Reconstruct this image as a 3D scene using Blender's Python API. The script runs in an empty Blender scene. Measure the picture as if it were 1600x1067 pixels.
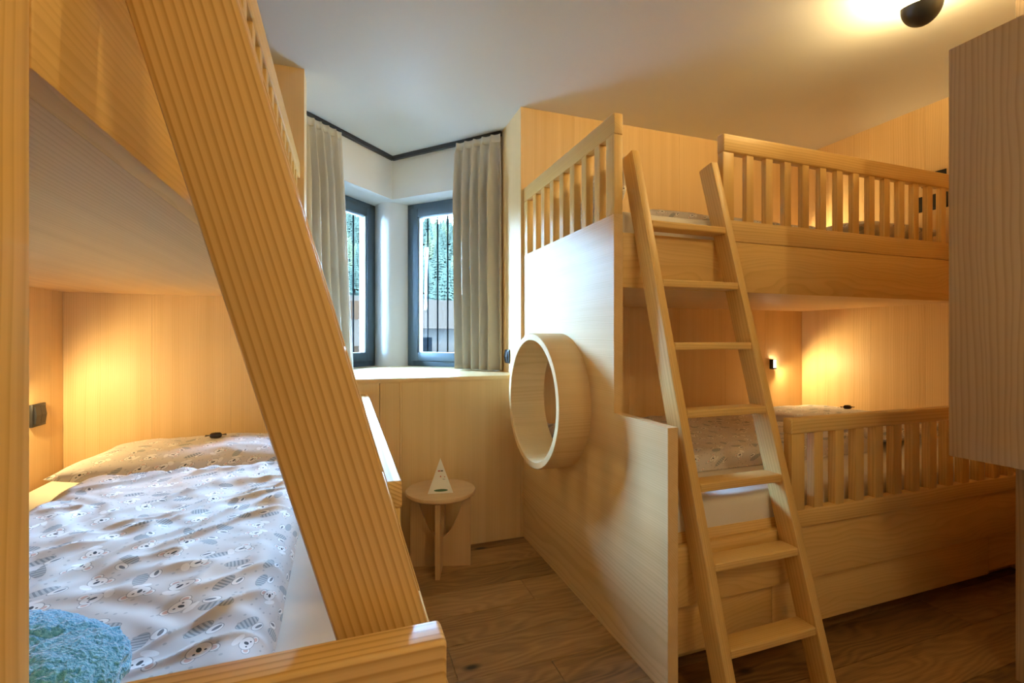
import bpy, bmesh, math, random
from mathutils import Vector, Matrix, noise
random.seed(7)
sc = bpy.context.scene
col = sc.collection
R = math.radians

# ------------------------------------------------------------------ camera, world, big lights, exposure
CAM_H = 1.107
cam_d = bpy.data.cameras.new('camera')
cam_d.sensor_width = 36.0
cam_d.lens = 36.0 * 736.0 / 1600.0
cam_d.shift_y = -(529.0 - 533.5) / 1600.0 * -1.0
cam_d.clip_start = 0.02
cam_d.clip_end = 1000
cam = bpy.data.objects.new('camera', cam_d)
col.objects.link(cam)
cam.location = (0, 0, CAM_H)
cam.rotation_euler = (R(90), 0, -math.atan(259 / 736.0))
sc.camera = cam

world = bpy.data.worlds.new('sky')
sc.world = world
world.use_nodes = True
bg = world.node_tree.nodes['Background']
bg.inputs['Color'].default_value = (0.33, 0.605, 1.0, 1)
bg.inputs['Strength'].default_value = 315.0

sun_d = bpy.data.lights.new('sun', 'SUN')
sun_d.energy = 60.0
sun_d.color = (1.0, 0.95, 0.88)
sun_d.angle = R(1.0)
sun = bpy.data.objects.new('sun', sun_d)
col.objects.link(sun)
sun.rotation_euler = (R(48), 0, R(-25))          # from behind the house, lights the hillside

sc.view_settings.view_transform = 'Standard'
sc.view_settings.look = 'None'
sc.view_settings.gamma = 1.0
sc.view_settings.use_curve_mapping = False
sc.view_settings.exposure = 0.08
sc.cycles.use_denoising = True
sc.cycles.max_bounces = 10
sc.cycles.diffuse_bounces = 7
sc.cycles.sample_clamp_indirect = 6.0

WARM = (1.0, 0.725, 0.31)

# ------------------------------------------------------------------ key dimensions (metres; camera stands at x = y = 0)
BY = 2.462          # back wall
LX = -1.109         # left wall
RX = 3.04           # right wall
CEIL = 2.40
FY = -1.25          # wall behind the camera
PX0 = 0.935         # end panel of the right bunk
NXL, NXR = -0.19, 0.918   # sides of the window niche
NCL = -0.262              # left cheek, set back behind the wall end

# ------------------------------------------------------------------ node helpers
class G:
    def __init__(self, name, rough=0.5, spec=0.4):
        self.m = bpy.data.materials.new(name)
        self.m.use_nodes = True
        self.t = self.m.node_tree
        self.b = self.t.nodes['Principled BSDF']
        self.b.inputs['Roughness'].default_value = rough
        self.b.inputs['Specular IOR Level'].default_value = spec
    def n(self, kind, **kw):
        nd = self.t.nodes.new(kind)
        for k, v in kw.items():
            setattr(nd, k, v)
        return nd
    def put(self, sock, v):
        if v is None:
            return
        if hasattr(v, 'is_linked') or isinstance(v, bpy.types.NodeSocket):
            self.t.links.new(v, sock)
        else:
            sock.default_value = v
    def math(self, op, a, b=None, c=None):
        nd = self.n('ShaderNodeMath', operation=op)
        self.put(nd.inputs[0], a); self.put(nd.inputs[1], b)
        if c is not None:
            self.put(nd.inputs[2], c)
        return nd.outputs[0]
    def vm(self, op, a, b=None, out=0):
        nd = self.n('ShaderNodeVectorMath', operation=op)
        self.put(nd.inputs[0], a); self.put(nd.inputs[1], b)
        return nd.outputs[out]
    def mix(self, f, a, b):
        nd = self.n('ShaderNodeMix', data_type='RGBA')
        self.put(nd.inputs['Factor'], f); self.put(nd.inputs[6], a); self.put(nd.inputs[7], b)
        return nd.outputs[2]
    def ramp(self, f, stops):
        nd = self.n('ShaderNodeValToRGB')
        e = nd.color_ramp.elements
        while len(e) < len(stops):
            e.new(0.5)
        for q, (p, c) in zip(e, stops):
            q.position = p
            q.color = c if len(c) == 4 else (*c, 1)
        self.put(nd.inputs[0], f)
        return nd.outputs[0]
    def noise(self, vec, scale, detail=3, rough=0.5, out=0):
        nd = self.n('ShaderNodeTexNoise')
        nd.inputs['Scale'].default_value = scale
        nd.inputs['Detail'].default_value = detail
        nd.inputs['Roughness'].default_value = rough
        self.put(nd.inputs['Vector'], vec)
        return nd.outputs[out]
    def sep(self, v):
        nd = self.n('ShaderNodeSeparateXYZ'); self.put(nd.inputs[0], v)
        return nd.outputs
    def comb(self, x=0.0, y=0.0, z=0.0):
        nd = self.n('ShaderNodeCombineXYZ')
        for i, v in enumerate((x, y, z)):
            self.put(nd.inputs[i], v)
        return nd.outputs[0]
    def obj(self):
        return self.n('ShaderNodeTexCoord').outputs['Object']
    def rnd(self):
        return self.n('ShaderNodeObjectInfo').outputs['Random']
    def bump(self, h, strength=0.2, dist=0.001):
        nd = self.n('ShaderNodeBump')
        nd.inputs['Strength'].default_value = strength
        nd.inputs['Distance'].default_value = dist
        self.put(nd.inputs['Height'], h)
        self.t.links.new(nd.outputs[0], self.b.inputs['Normal'])
    def color(self, c):
        self.put(self.b.inputs['Base Color'], c)

def c4(c):
    return (c[0], c[1], c[2], 1)

def plain(name, c, rough=0.5, spec=0.4, metal=0.0):
    g = G(name, rough, spec)
    g.b.inputs['Base Color'].default_value = c4(c)
    g.b.inputs['Metallic'].default_value = metal
    return g.m

_wood = {}
def wood(style, axis):
    """Timber with growth rings round a distant pith, lengthwise along `axis` (X, Y or Z)."""
    key = (style, axis)
    if key in _wood:
        return _wood[key]
    P = dict(
        #        light                 dark                 ring     contrast warp  pith distance, rough, tone variation
        pine=((0.79, 0.54, 0.215), (0.57, 0.335, 0.09), 0.0056, 0.62, 0.003, 0.42, 0.42, 0.16),
        bold=((0.76, 0.515, 0.215), (0.46, 0.25, 0.065), 0.0068, 0.85, 0.0012, 0.95, 0.40, 0.04),
        board=((0.78, 0.525, 0.20), (0.58, 0.345, 0.10), 0.0085, 0.42, 0.018, 0.16, 0.42, 0.14),
        panel=((0.79, 0.565, 0.295), (0.59, 0.37, 0.15), 0.0060, 0.44, 0.003, 0.55, 0.45, 0.12),
        ash=((0.52, 0.38, 0.245), (0.33, 0.22, 0.125), 0.0085, 0.60, 0.006, 0.35, 0.5, 0.08),
        stool=((0.64, 0.42, 0.22), (0.50, 0.30, 0.14), 0.0060, 0.5, 0.003, 0.3, 0.45, 0.05),
    )[style]
    lt, dk, ring, con, warp, pd, rough, var = P
    g = G('wood_%s_%s' % (style, axis.lower()), rough, 0.35)
    rnd = g.rnd()
    s = g.sep(g.obj())
    i = 'XYZ'.index(axis)
    along, a, b = s[i], s[(i + 1) % 3], s[(i + 2) % 3]
    off = g.math('MULTIPLY', rnd, 37.0)
    along2 = g.math('ADD', along, off)
    # slow wander of the grain along the board
    wv = g.comb(g.math('MULTIPLY', along2, 1.6), g.math('MULTIPLY', a, 5.0), g.math('MULTIPLY', b, 5.0))
    w1 = g.math('SUBTRACT', g.noise(wv, 1.0, 2), 0.5)
    a2 = g.math('ADD', g.math('ADD', a, pd), g.math('MULTIPLY', rnd, 0.21))
    b2 = g.math('ADD', g.math('ADD', b, pd * 0.55), g.math('MULTIPLY', rnd, 0.13))
    r = g.math('SQRT', g.math('ADD', g.math('MULTIPLY', a2, a2), g.math('MULTIPLY', b2, b2)))
    r = g.math('ADD', r, g.math('MULTIPLY', w1, warp * 6))
    # uneven ring widths
    rw = g.noise(g.comb(g.math('MULTIPLY', r, 34.0), g.math('MULTIPLY', rnd, 9.0), 0.0), 1.0, 2)
    r = g.math('ADD', r, g.math('MULTIPLY', rw, ring * (1.2 if style == 'bold' else 3.0)))
    ph = g.math('FRACT', g.math('DIVIDE', r, ring))
    late = g.ramp(ph, [(0.0, (0.15,) * 3), (0.45, (0.25,) * 3), (0.86, (1, 1, 1)), (1.0, (0.15,) * 3)])
    fine = g.noise(g.comb(g.math('MULTIPLY', along2, 3.0), g.math('MULTIPLY', a, 420.0), g.math('MULTIPLY', b, 420.0)), 1.0, 2)
    broad = g.noise(g.comb(g.math('MULTIPLY', along2, 0.7), g.math('MULTIPLY', a, 22.0), g.math('MULTIPLY', b, 22.0)), 1.0, 3)
    f = g.math('MULTIPLY', late, con)
    f = g.math('ADD', f, g.math('MULTIPLY', g.math('SUBTRACT', fine, 0.5), 0.30))
    f = g.math('ADD', f, g.math('MULTIPLY', g.math('SUBTRACT', broad, 0.45), 0.25 if style == 'bold' else 0.85))
    f = g.math('ADD', f, g.math('MULTIPLY', g.math('SUBTRACT', rnd, 0.5), var * 2))
    cl = g.n('ShaderNodeClamp'); g.put(cl.inputs[0], f)
    g.color(g.mix(cl.outputs[0], c4(lt), c4(dk)))
    g.bump(f, 0.12, 0.0006)
    _wood[key] = g.m
    return g.m

def floor_mat():
    g = G('oak_floor', 0.38, 0.45)
    rnd = g.rnd()
    s = g.sep(g.obj())
    x2 = g.math('ADD', s[0], g.math('MULTIPLY', rnd, 53.0))
    y2 = g.math('ADD', s[1], g.math('MULTIPLY', rnd, 3.0))
    wv = g.comb(g.math('MULTIPLY', x2, 1.8), g.math('MULTIPLY', y2, 6.0), 0.0)
    w = g.noise(wv, 1.0, 2, 0.5)
    rr = g.math('ADD', g.math('MULTIPLY', y2, 60.0), g.math('MULTIPLY', w, 26.0))
    band = g.math('ADD', g.math('MULTIPLY', g.math('SINE', g.math('MULTIPLY', rr, 3.1)), 0.5), 0.5)
    fine = g.noise(g.comb(g.math('MULTIPLY', x2, 9.0), g.math('MULTIPLY', y2, 260.0), 0.0), 1.0, 3)
    broad = g.noise(g.comb(g.math('MULTIPLY', x2, 1.6), g.math('MULTIPLY', y2, 14.0), 0.0), 1.0, 3)
    f = g.math('ADD', g.math('MULTIPLY', band, 0.16), g.math('MULTIPLY', fine, 0.42))
    f = g.math('ADD', f, g.math('MULTIPLY', broad, 0.55))
    f = g.math('ADD', f, g.math('MULTIPLY', g.math('SUBTRACT', rnd, 0.5), 0.42))
    c = g.ramp(f, [(0.22, (0.46, 0.265, 0.105)), (0.55, (0.285, 0.15, 0.053)), (0.88, (0.10, 0.048, 0.017))])
    vo = g.n('ShaderNodeTexVoronoi', voronoi_dimensions='2D')
    vo.inputs['Scale'].default_value = 1.0
    g.put(vo.inputs['Vector'], g.comb(g.math('MULTIPLY', x2, 2.6), g.math('MULTIPLY', y2, 5.6), 0.0))
    kd = g.math('ADD', vo.outputs['Distance'], g.math('MULTIPLY', g.math('SUBTRACT', fine, 0.5), 0.05))
    k = g.ramp(kd, [(0.03, (1, 1, 1)), (0.11, (0, 0, 0))])
    k = g.math('MULTIPLY', k, g.math('GREATER_THAN', g.sep(vo.outputs['Color'])[0], 0.72))
    g.color(g.mix(k, c, (0.02, 0.011, 0.006, 1)))
    g.b.inputs['Roughness'].default_value = 0.42
    g.bump(f, 0.25, 0.0008)
    return g.m

def plaster_mat(name, c):
    g = G(name, 0.9, 0.2)
    o = g.obj()
    g.b.inputs['Base Color'].default_value = c4(c)
    g.bump(g.noise(o, 160.0, 4, 0.6), 0.18, 0.001)
    return g.m

def fabric_mat(name, c, scale=900.0, rough=0.9):
    g = G(name, rough, 0.15)
    o = g.obj()
    n1 = g.noise(o, 9.0, 2)
    d = tuple(v * 0.86 for v in c)
    g.color(g.mix(n1, c4(c), c4(d)))
    g.b.inputs['Sheen Weight'].default_value = 0.15
    g.bump(g.noise(o, scale, 2), 0.12, 0.0006)
    return g.m

def print_mat():
    """Bed linen printed with little koala faces and striped tails on warm grey."""
    g = G('animal_print_linen', 0.85, 0.15)
    S = 13.5
    s = g.sep(g.obj())
    # cloth turning down over a rim keeps its print: shift by the drop
    p = g.comb(g.math('MULTIPLY', g.math('SUBTRACT', s[0], s[2]), S), g.math('MULTIPLY', g.math('ADD', s[1], s[2]), S), 0.0)
    vo = g.n('ShaderNodeTexVoronoi', voronoi_dimensions='2D')
    vo.inputs['Scale'].default_value = 1.0
    vo.inputs['Randomness'].default_value = 0.42
    g.put(vo.inputs['Vector'], p)
    loc = g.vm('SUBTRACT', p, vo.outputs['Position'])
    cs = g.sep(vo.outputs['Color'])
    rot = g.n('ShaderNodeVectorRotate', rotation_type='Z_AXIS')
    g.put(rot.inputs['Vector'], loc)
    g.put(rot.inputs['Angle'], g.math('MULTIPLY', cs[0], 6.283))
    L = rot.outputs[0]
    lx = g.sep(L)[0]
    isk = g.math('GREATER_THAN', cs[1], 0.48)
    isr = g.math('SUBTRACT', 1.0, isk)
    def ell(cx, cy, sx, sy, r):
        v = g.vm('MULTIPLY', g.vm('SUBTRACT', L, (cx, cy, 0)), (sx, sy, 0))
        d = g.vm('LENGTH', v, out=1)
        return g.math('LESS_THAN', d, r)
    base = (0.66, 0.60, 0.56, 1)
    line = (0.33, 0.31, 0.30, 1)
    pale = (0.86, 0.82, 0.79, 1)
    c = base
    # small scattered leaves
    v2 = g.n('ShaderNodeTexVoronoi', voronoi_dimensions='2D')
    v2.inputs['Scale'].default_value = 2.6
    g.put(v2.inputs['Vector'], p)
    c = g.mix(g.math('MULTIPLY', g.math('LESS_THAN', v2.outputs['Distance'], 0.10), 0.55), c, line)
    A = lambda m, k: g.math('MULTIPLY', m, k)
    for sx in (-1, 1):
        c = g.mix(A(ell(0.22 * sx, 0.12, 1, 1, 0.125), isk), c, line)
        c = g.mix(A(ell(0.22 * sx, 0.12, 1, 1, 0.108), isk), c, pale)
        c = g.mix(A(ell(0.22 * sx, 0.12, 1, 1, 0.066), isk), c, (0.70, 0.47, 0.40, 1))
    c = g.mix(A(ell(0, 0, 1, 1.15, 0.235), isk), c, line)
    c = g.mix(A(ell(0, 0, 1, 1.15, 0.217), isk), c, pale)
    c = g.mix(A(ell(0, -0.02, 1.6, 1, 0.075), isk), c, (0.07, 0.075, 0.085, 1))
    for sx in (-1, 1):
        c = g.mix(A(ell(0.10 * sx, 0.05, 1, 1, 0.026), isk), c, (0.05, 0.05, 0.05, 1))
    c = g.mix(A(ell(0.02, -0.28, 1, 2.2, 0.20), isk), c, pale)
    # raccoon: pale body, masked face, striped tail
    c = g.mix(A(ell(-0.10, 0.16, 1, 1.5, 0.20), isr), c, line)
    c = g.mix(A(ell(-0.10, 0.16, 1, 1.5, 0.18), isr), c, pale)
    c = g.mix(A(ell(-0.14, 0.17, 1, 2.6, 0.12), isr), c, (0.20, 0.20, 0.21, 1))
    c = g.mix(A(ell(0.08, -0.12, 1, 2.0, 0.33), isr), c, line)
    c = g.mix(A(ell(0.08, -0.12, 1, 2.0, 0.31), isr), c, (0.50, 0.49, 0.48, 1))
    st = g.math('GREATER_THAN', g.math('SINE', g.math('MULTIPLY', lx, 62.0)), 0.1)
    c = g.mix(A(A(ell(0.08, -0.12, 1, 2.0, 0.31), isr), st), c, (0.27, 0.28, 0.29, 1))
    g.color(c)
    g.b.inputs['Sheen Weight'].default_value = 0.1
    return g.m

def terry_mat():
    g = G('blue_terry', 0.95, 0.1)
    o = g.obj()
    n1 = g.noise(o, 240.0, 2)
    c = g.ramp(n1, [(0.32, (0.04, 0.27, 0.52)), (0.7, (0.20, 0.58, 0.82))])
    g.color(c)
    g.b.inputs['Sheen Weight'].default_value = 0.6
    g.bump(n1, 0.9, 0.004)
    return g.m

def glass_mat():
    g = G('window_glass', 0.02)
    t = g.t
    tr = g.n('ShaderNodeBsdfTransparent'); gl = g.n('ShaderNodeBsdfGlossy')
    tr.inputs['Color'].default_value = (0.95, 0.98, 0.98, 1)
    gl.inputs['Roughness'].default_value = 0.02
    fr = g.n('ShaderNodeFresnel'); fr.inputs['IOR'].default_value = 1.35
    mx = g.n('ShaderNodeMixShader')
    t.links.new(fr.outputs[0], mx.inputs[0]); t.links.new(tr.outputs[0], mx.inputs[1]); t.links.new(gl.outputs[0], mx.inputs[2])
    t.links.new(mx.outputs[0], t.nodes['Material Output'].inputs['Surface'])
    return g.m

def emit_mat(name, c, s):
    g = G(name)
    g.b.inputs['Base Color'].default_value = c4(c)
    g.b.inputs['Emission Color'].default_value = c4(c)
    g.b.inputs['Emission Strength'].default_value = s
    return g.m

def noise_mat(name, c1, c2, scale, rough=0.9):
    g = G(name, rough, 0.0)
    g.color(g.mix(g.noise(g.obj(), scale, 4, 0.65), c4(c1), c4(c2)))
    return g.m

M_floor = floor_mat()
M_ceil = plaster_mat('ceiling_plaster', (0.75, 0.76, 0.76))
M_white = plaster_mat('white_plaster', (0.80, 0.80, 0.78))
M_core = plaster_mat('wall_core', (0.45, 0.36, 0.26))
M_black = plain('black_plastic', (0.018, 0.018, 0.02), 0.4)
M_lampblack = plain('black_lamp_metal', (0.02, 0.02, 0.021), 0.45, 0.5)
M_frame = plain('slate_window_frame', (0.05, 0.068, 0.08), 0.45)
M_gasket = plain('black_gasket', (0.02, 0.025, 0.03), 0.6)
M_sheet = fabric_mat('white_sheet', (0.84, 0.80, 0.74))
M_curtain = fabric_mat('beige_curtain', (0.70, 0.655, 0.58), 700.0)
M_print = print_mat()
M_terry = terry_mat()
M_glass = glass_mat()
M_paper = plain('white_card', (0.85, 0.83, 0.78), 0.6)
M_bar = plain('dark_iron', (0.0010, 0.0012, 0.0014), 0.6, 0.0)
M_choc = plain('dark_wrapper', (0.035, 0.018, 0.014), 0.25, 0.6)
M_silver = plain('silver_print', (0.7, 0.68, 0.62), 0.35)

# ------------------------------------------------------------------ object helpers
def link(o):
    col.objects.link(o)
    return o

def wloc(o):
    v = Vector((0, 0, 0))
    while o is not None:
        v += o.location
        o = o.parent
    return v

def tag(o, label=None, cat=None, group=None, kind=None):
    if label: o['label'] = label
    if cat: o['category'] = cat
    if group: o['group'] = group
    if kind: o['kind'] = kind
    return o

def thing(name, loc, label, cat, group=None):
    o = link(bpy.data.objects.new(name, None))
    o.empty_display_size = 0.1
    o.location = loc
    return tag(o, label, cat, group)

def place(name, me, mat, parent=None, at=(0, 0, 0)):
    """Link mesh `me` with its origin at world point `at`."""
    o = link(bpy.data.objects.new(name, me))
    if mat is not None and not me.materials:
        me.materials.append(mat)
    if parent is not None:
        o.parent = parent
        o.location = Vector(at) - wloc(parent)
    else:
        o.location = at
    return o

def smooth(me, ang=40):
    for p in me.polygons:
        p.use_smooth = True
    if hasattr(me, 'set_sharp_from_angle'):
        me.set_sharp_from_angle(angle=R(ang))

_boxes = {}
def box_mesh(sx, sy, sz, mat, bev=0.0025, seg=2):
    key = (round(sx, 4), round(sy, 4), round(sz, 4), mat.name, bev, seg)
    if key in _boxes:
        return _boxes[key]
    bm = bmesh.new()
    bmesh.ops.create_cube(bm, size=1.0)
    for v in bm.verts:
        v.co = Vector((v.co.x * sx, v.co.y * sy, v.co.z * sz))
    b = min(bev, min(sx, sy, sz) * 0.45)
    if b > 0:
        bmesh.ops.bevel(bm, geom=bm.edges[:], offset=b, segments=seg, profile=0.5, affect='EDGES')
    me = bpy.data.meshes.new('box')
    bm.to_mesh(me); bm.free()
    me.materials.append(mat)
    smooth(me)
    _boxes[key] = me
    return me

def box(name, lo, hi, mat, parent=None, bev=0.0025, seg=2):
    lo, hi = Vector(lo), Vector(hi)
    l = Vector([min(a, b) for a, b in zip(lo, hi)]); h = Vector([max(a, b) for a, b in zip(lo, hi)])
    s = h - l
    return place(name, box_mesh(s.x, s.y, s.z, mat, bev, seg), None, parent, (l + h) / 2)

def mesh_obj(name, verts, faces, mat, parent=None, sm=True, ang=40, at=None):
    """Verts in world space; origin goes to `at` (default: bounding-box centre)."""
    vs = [Vector(v) for v in verts]
    if at is None:
        at = Vector([(min(v[i] for v in vs) + max(v[i] for v in vs)) / 2 for i in range(3)])
    at = Vector(at)
    me = bpy.data.meshes.new(name)
    me.from_pydata([v - at for v in vs], [], faces)
    bm = bmesh.new(); bm.from_mesh(me)
    bmesh.ops.recalc_face_normals(bm, faces=bm.faces[:])
    bm.to_mesh(me); bm.free()
    if sm: smooth(me, ang)
    return place(name, me, mat, parent, at)

def prism(name, poly, z0, z1, mat, parent=None, fn=None, sm=False, bev=0.0, rot=None):
    """Extrude 2-D polygon `poly`; fn maps (a, b, c) to world, default a,b = x,y and c = z."""
    fn = fn or (lambda a, b, c: (a, b, c))
    n = len(poly)
    v = [Vector(fn(a, b, z0)) for a, b in poly] + [Vector(fn(a, b, z1)) for a, b in poly]
    fc = [tuple(range(n)), tuple(range(n, 2 * n))] + [(i, (i + 1) % n, n + (i + 1) % n, n + i) for i in range(n)]
    c = Vector([(min(q[i] for q in v) + max(q[i] for q in v)) / 2 for i in range(3)])
    bm = bmesh.new()
    inv = rot.inverted() if rot is not None else Matrix.Identity(3)
    bv = [bm.verts.new(inv @ (q - c)) for q in v]
    for f in fc:
        bm.faces.new([bv[i] for i in f])
    bmesh.ops.recalc_face_normals(bm, faces=bm.faces[:])
    if bev:
        bmesh.ops.bevel(bm, geom=[e for e in bm.edges if e.calc_face_angle(0) > 0.6], offset=bev, segments=2, profile=0.5, affect='EDGES')
    me = bpy.data.meshes.new(name)
    bm.to_mesh(me); bm.free()
    if sm or bev: smooth(me)
    o = place(name, me, mat, parent, c)
    if rot is not None: o.rotation_euler = rot.to_euler()
    return o

def lathe(name, prof, mat, parent=None, at=(0, 0, 0), seg=32, rot=None):
    """Spin (r, z) profile round Z, optionally rotated by matrix `rot`."""
    vs, fs = [], []
    for r, z in prof:
        for k in range(seg):
            a = 2 * math.pi * k / seg
            vs.append(Vector((r * math.cos(a), r * math.sin(a), z)))
    for j in range(len(prof) - 1):
        for k in range(seg):
            fs.append((j * seg + k, j * seg + (k + 1) % seg, (j + 1) * seg + (k + 1) % seg, (j + 1) * seg + k))
    if prof[0][0] > 1e-5: fs.append(tuple(range(seg)))
    if prof[-1][0] > 1e-5: fs.append(tuple((len(prof) - 1) * seg + k for k in range(seg)))
    if rot is not None:
        vs = [rot @ v for v in vs]
    me = bpy.data.meshes.new(name)
    me.from_pydata(vs, [], fs)
    bm = bmesh.new(); bm.from_mesh(me)
    bmesh.ops.remove_doubles(bm, verts=bm.verts[:], dist=1e-6)
    bmesh.ops.recalc_face_normals(bm, faces=bm.faces[:])
    bm.to_mesh(me); bm.free()
    smooth(me)
    return place(name, me, mat, parent, at)

def tube(name, p0, p1, r, mat, parent=None, seg=10):
    p0, p1 = Vector(p0), Vector(p1)
    d = p1 - p0
    q = d.to_track_quat('Z', 'Y').to_matrix()
    h = d.length / 2
    return lathe(name, [(0, -h), (r, -h), (r, h), (0, h)], mat, parent, (p0 + p1) / 2, seg, q)

def fbm(x, y, z=0.0, s=1.0):
    return noise.noise(Vector((x * s, y * s, z)))

# ------------------------------------------------------------------ ROOM SHELL
# floor: sub-floor slab and oak planks running along x
floor = tag(box('floor', (LX - .12, FY - .1, -0.10), (RX + .12, 4.15, -0.016), M_core, bev=0), kind='structure')
PW = 0.18
rnd = random.Random(3)
k = 0
y = 2.03 + 3 * PW
while y > FY:
    y1, y0 = min(y, BY), max(y - PW, FY)
    if y1 - y0 > 0.02:
        x = LX - rnd.uniform(0, 1.4)
        if abs(y - 1.67) < 0.01:
            x = 0.342 - 1.7 * 1
        while x < RX:
            ln = rnd.uniform(1.5, 2.1) if abs(y - 1.67) > 0.01 else 1.7
            a, b = max(x, LX), min(x + ln, RX)
            if b - a > 0.03:
                box('plank', (a + .0007, y0 + .0007, -0.016), (b - .0007, y1 - .0007, rnd.uniform(-.0004, 0)), M_floor, floor, bev=0.0012, seg=1)
            x += ln
    y -= PW

ceiling = tag(box('ceiling', (LX - .12, FY - .1, CEIL), (RX + .12, 4.15, CEIL + .12), M_ceil, bev=0), kind='structure')

def panel_wall(name, core_lo, core_hi, cuts, mk):
    """Structural slab with wood wall panels as children. mk(a, b) gives panel lo, hi and grain axis."""
    w = tag(box(name, (core_lo[0], core_lo[1], -.016), core_hi, M_core, bev=0), kind='structure')
    for a, b in zip(cuts[:-1], cuts[1:]):
        lo, hi, ax, st = mk(a, b)
        box('panel', lo, hi, wood(st, ax), w, bev=0.0005, seg=1)
    return w

T = 0.018
G_ = 0.0002
# back wall in two runs, left and right of the niche
wbl = panel_wall('wall_back_left', (LX - T, BY + T, 0), (NXL - T, BY + .14, CEIL), [LX, -0.80, -0.50, NXL],
           lambda a, b: ((a + G_, BY, 0.0), (b - G_, BY + T, CEIL), 'Z', 'panel'))
panel_wall('wall_back_right', (NXR + T, BY + T, 0), (RX + .12, BY + .14, CEIL), [NXR, 1.25, 1.62, 1.99, 2.36, 2.70, RX],
           lambda a, b: ((a + G_, BY, 0.0), (b - G_, BY + T, CEIL), 'Z', 'panel'))
panel_wall('wall_left', (LX - .14, FY - .1, 0), (LX - T, BY + .14, CEIL), [FY, -.6, 0.1, .7, 1.15, 1.55, 1.95, 2.375, BY],
           lambda a, b: ((LX - T, a + G_, 0.0), (LX, b - G_, CEIL), 'Z', 'panel'))
panel_wall('wall_right', (RX + T, .8, 0), (RX + .14, BY + .14, CEIL), [.9, 1.2, 1.49, 1.71, 2.0, 2.27, BY],
           lambda a, b: ((RX, a + G_, 0.0), (RX + T, b - G_, CEIL), 'Z', 'panel'))
tag(box('wall_front', (LX - .12, FY - .1, -.016), (2.3, FY, CEIL), M_white, bev=0), kind='structure')
# partition on the right: timber-clad side and end
pt = tag(box('wall_partition', (2.05 + T, FY, -.016), (2.45, .9 - T, CEIL), M_core, bev=0), kind='structure')
for a, b in ((FY, -.6), (-.6, 0.0), (0.0, .9)):
    box('panel', (2.05, a + G_, 0), (2.05 + T, b - G_, CEIL), wood('ash', 'Z'), pt, bev=.0005, seg=1)
for a, b in ((2.05 + T, 2.5), (2.5, RX)):
    box('panel', (a + G_, .9 - T, 0), (b - G_, .9, CEIL), wood('panel', 'Z'), pt, bev=.0005, seg=1)
tag(box('wall_corridor', (2.45, .74, -.016), (RX + .14, .9 - T, CEIL), M_core, bev=0), kind='structure')

# niche cheeks
box('panel', (NXL - T, BY + T + G_, 0), (NXL, BY + .14, CEIL), wood('panel', 'Z'), wbl, bev=.0005, seg=1)
nl = tag(box('wall_niche_left', (NCL - .16, BY + .14, -.016), (NCL - T, 3.42, CEIL), M_core, bev=0), kind='structure')
box('panel', (NCL - T, BY + .14, 0.0), (NCL, 2.94, CEIL), wood('panel', 'Z'), nl, bev=.0005, seg=1)
nr = tag(box('wall_niche_right', (NXR + T, BY + .14, -.016), (NXR + .2, 3.28, CEIL), M_core, bev=0), kind='structure')
box('panel', (NXR, BY + T, 0.0), (NXR + T, 2.86, CEIL), wood('panel', 'Z'), nr, bev=.0005, seg=1)

# bay: V-shaped header and parapet, rounded corner column
IC = (.31, 3.46)
hdr = [(NCL - .05, IC[1] - (IC[0] - NCL + .05)), IC, (NXR + .05, IC[1] - (NXR + .05 - IC[0])),
       (NXR + .05, 3.43), (.27, 4.08), (NCL - .05, 3.55)]
tag(prism('wall_bay_header', hdr, 2.10, CEIL, M_white), kind='structure')
tag(prism('wall_bay_parapet', [(hdr[0][0], hdr[0][1] + .3), (IC[0] - .02, 3.75), (hdr[2][0], hdr[2][1] + .3), hdr[3], hdr[4], hdr[5]], -.016, .88, M_white), kind='structure')
L2 = Vector((.205, 3.668)); R1 = Vector((.432, 3.57))
def bez(p, q, r, t):
    return p * (1 - t) ** 2 + q * 2 * t * (1 - t) + r * t * t
ctl = (L2 + R1) / 2 + Vector((-.075, -.175))
colp = [tuple(bez(L2, ctl, R1, i / 16)) for i in range(17)]
colp += [(R1.x + .11, R1.y + .11), (.43, 3.80), (.27, 3.95), (.16, 3.86), (L2.x - .11, L2.y + .11)]
tag(prism('wall_bay_column', colp, .88, 2.10, M_white, sm=True), kind='structure')
# far jambs of the bay
tag(prism('wall_bay_jamb_left', [(NCL - .14, 2.80), (NCL, 2.94), (NCL, 3.20), (NCL - .05, 3.55), (NCL - .14, 3.48)], .88, 2.10, M_white), kind='structure')
tag(prism('wall_bay_jamb_right', [(NXR, 2.86), (NXR + .14, 2.72), (NXR + .14, 3.40), (NXR + .03, 3.42), (NXR, 3.085)], .88, 2.10, M_white), kind='structure')

# window bench: seat board, front panels
bench = thing('window_bench', (.36, BY, 0), 'pale wooden window bench built into the bay below the corner windows', 'bench')
seat = [(NXL, BY - .006), (NXR - .0005, BY - .006), (NXR - .0005, 3.10), (.45, 3.56), (.30, 3.70), (.20, 3.67), (NCL, 3.21), (NCL, BY + .14), (NXL, BY + .14)]
prism('seat_board', seat, .882, .905, wood('panel', 'X'), bench, bev=.0015)
for a, b in ((NXL, .158), (.16, .257), (.267, .9175)):
    box('front_panel', (a + G_, BY, 0.0), (b - G_, BY + T, .882), wood('panel', 'Z'), bench, bev=.0005, seg=1)
box('batten', (.2575, BY - .004, 0), (.2665, BY + T, .882), wood('panel', 'Z'), bench, bev=.0015)

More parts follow.
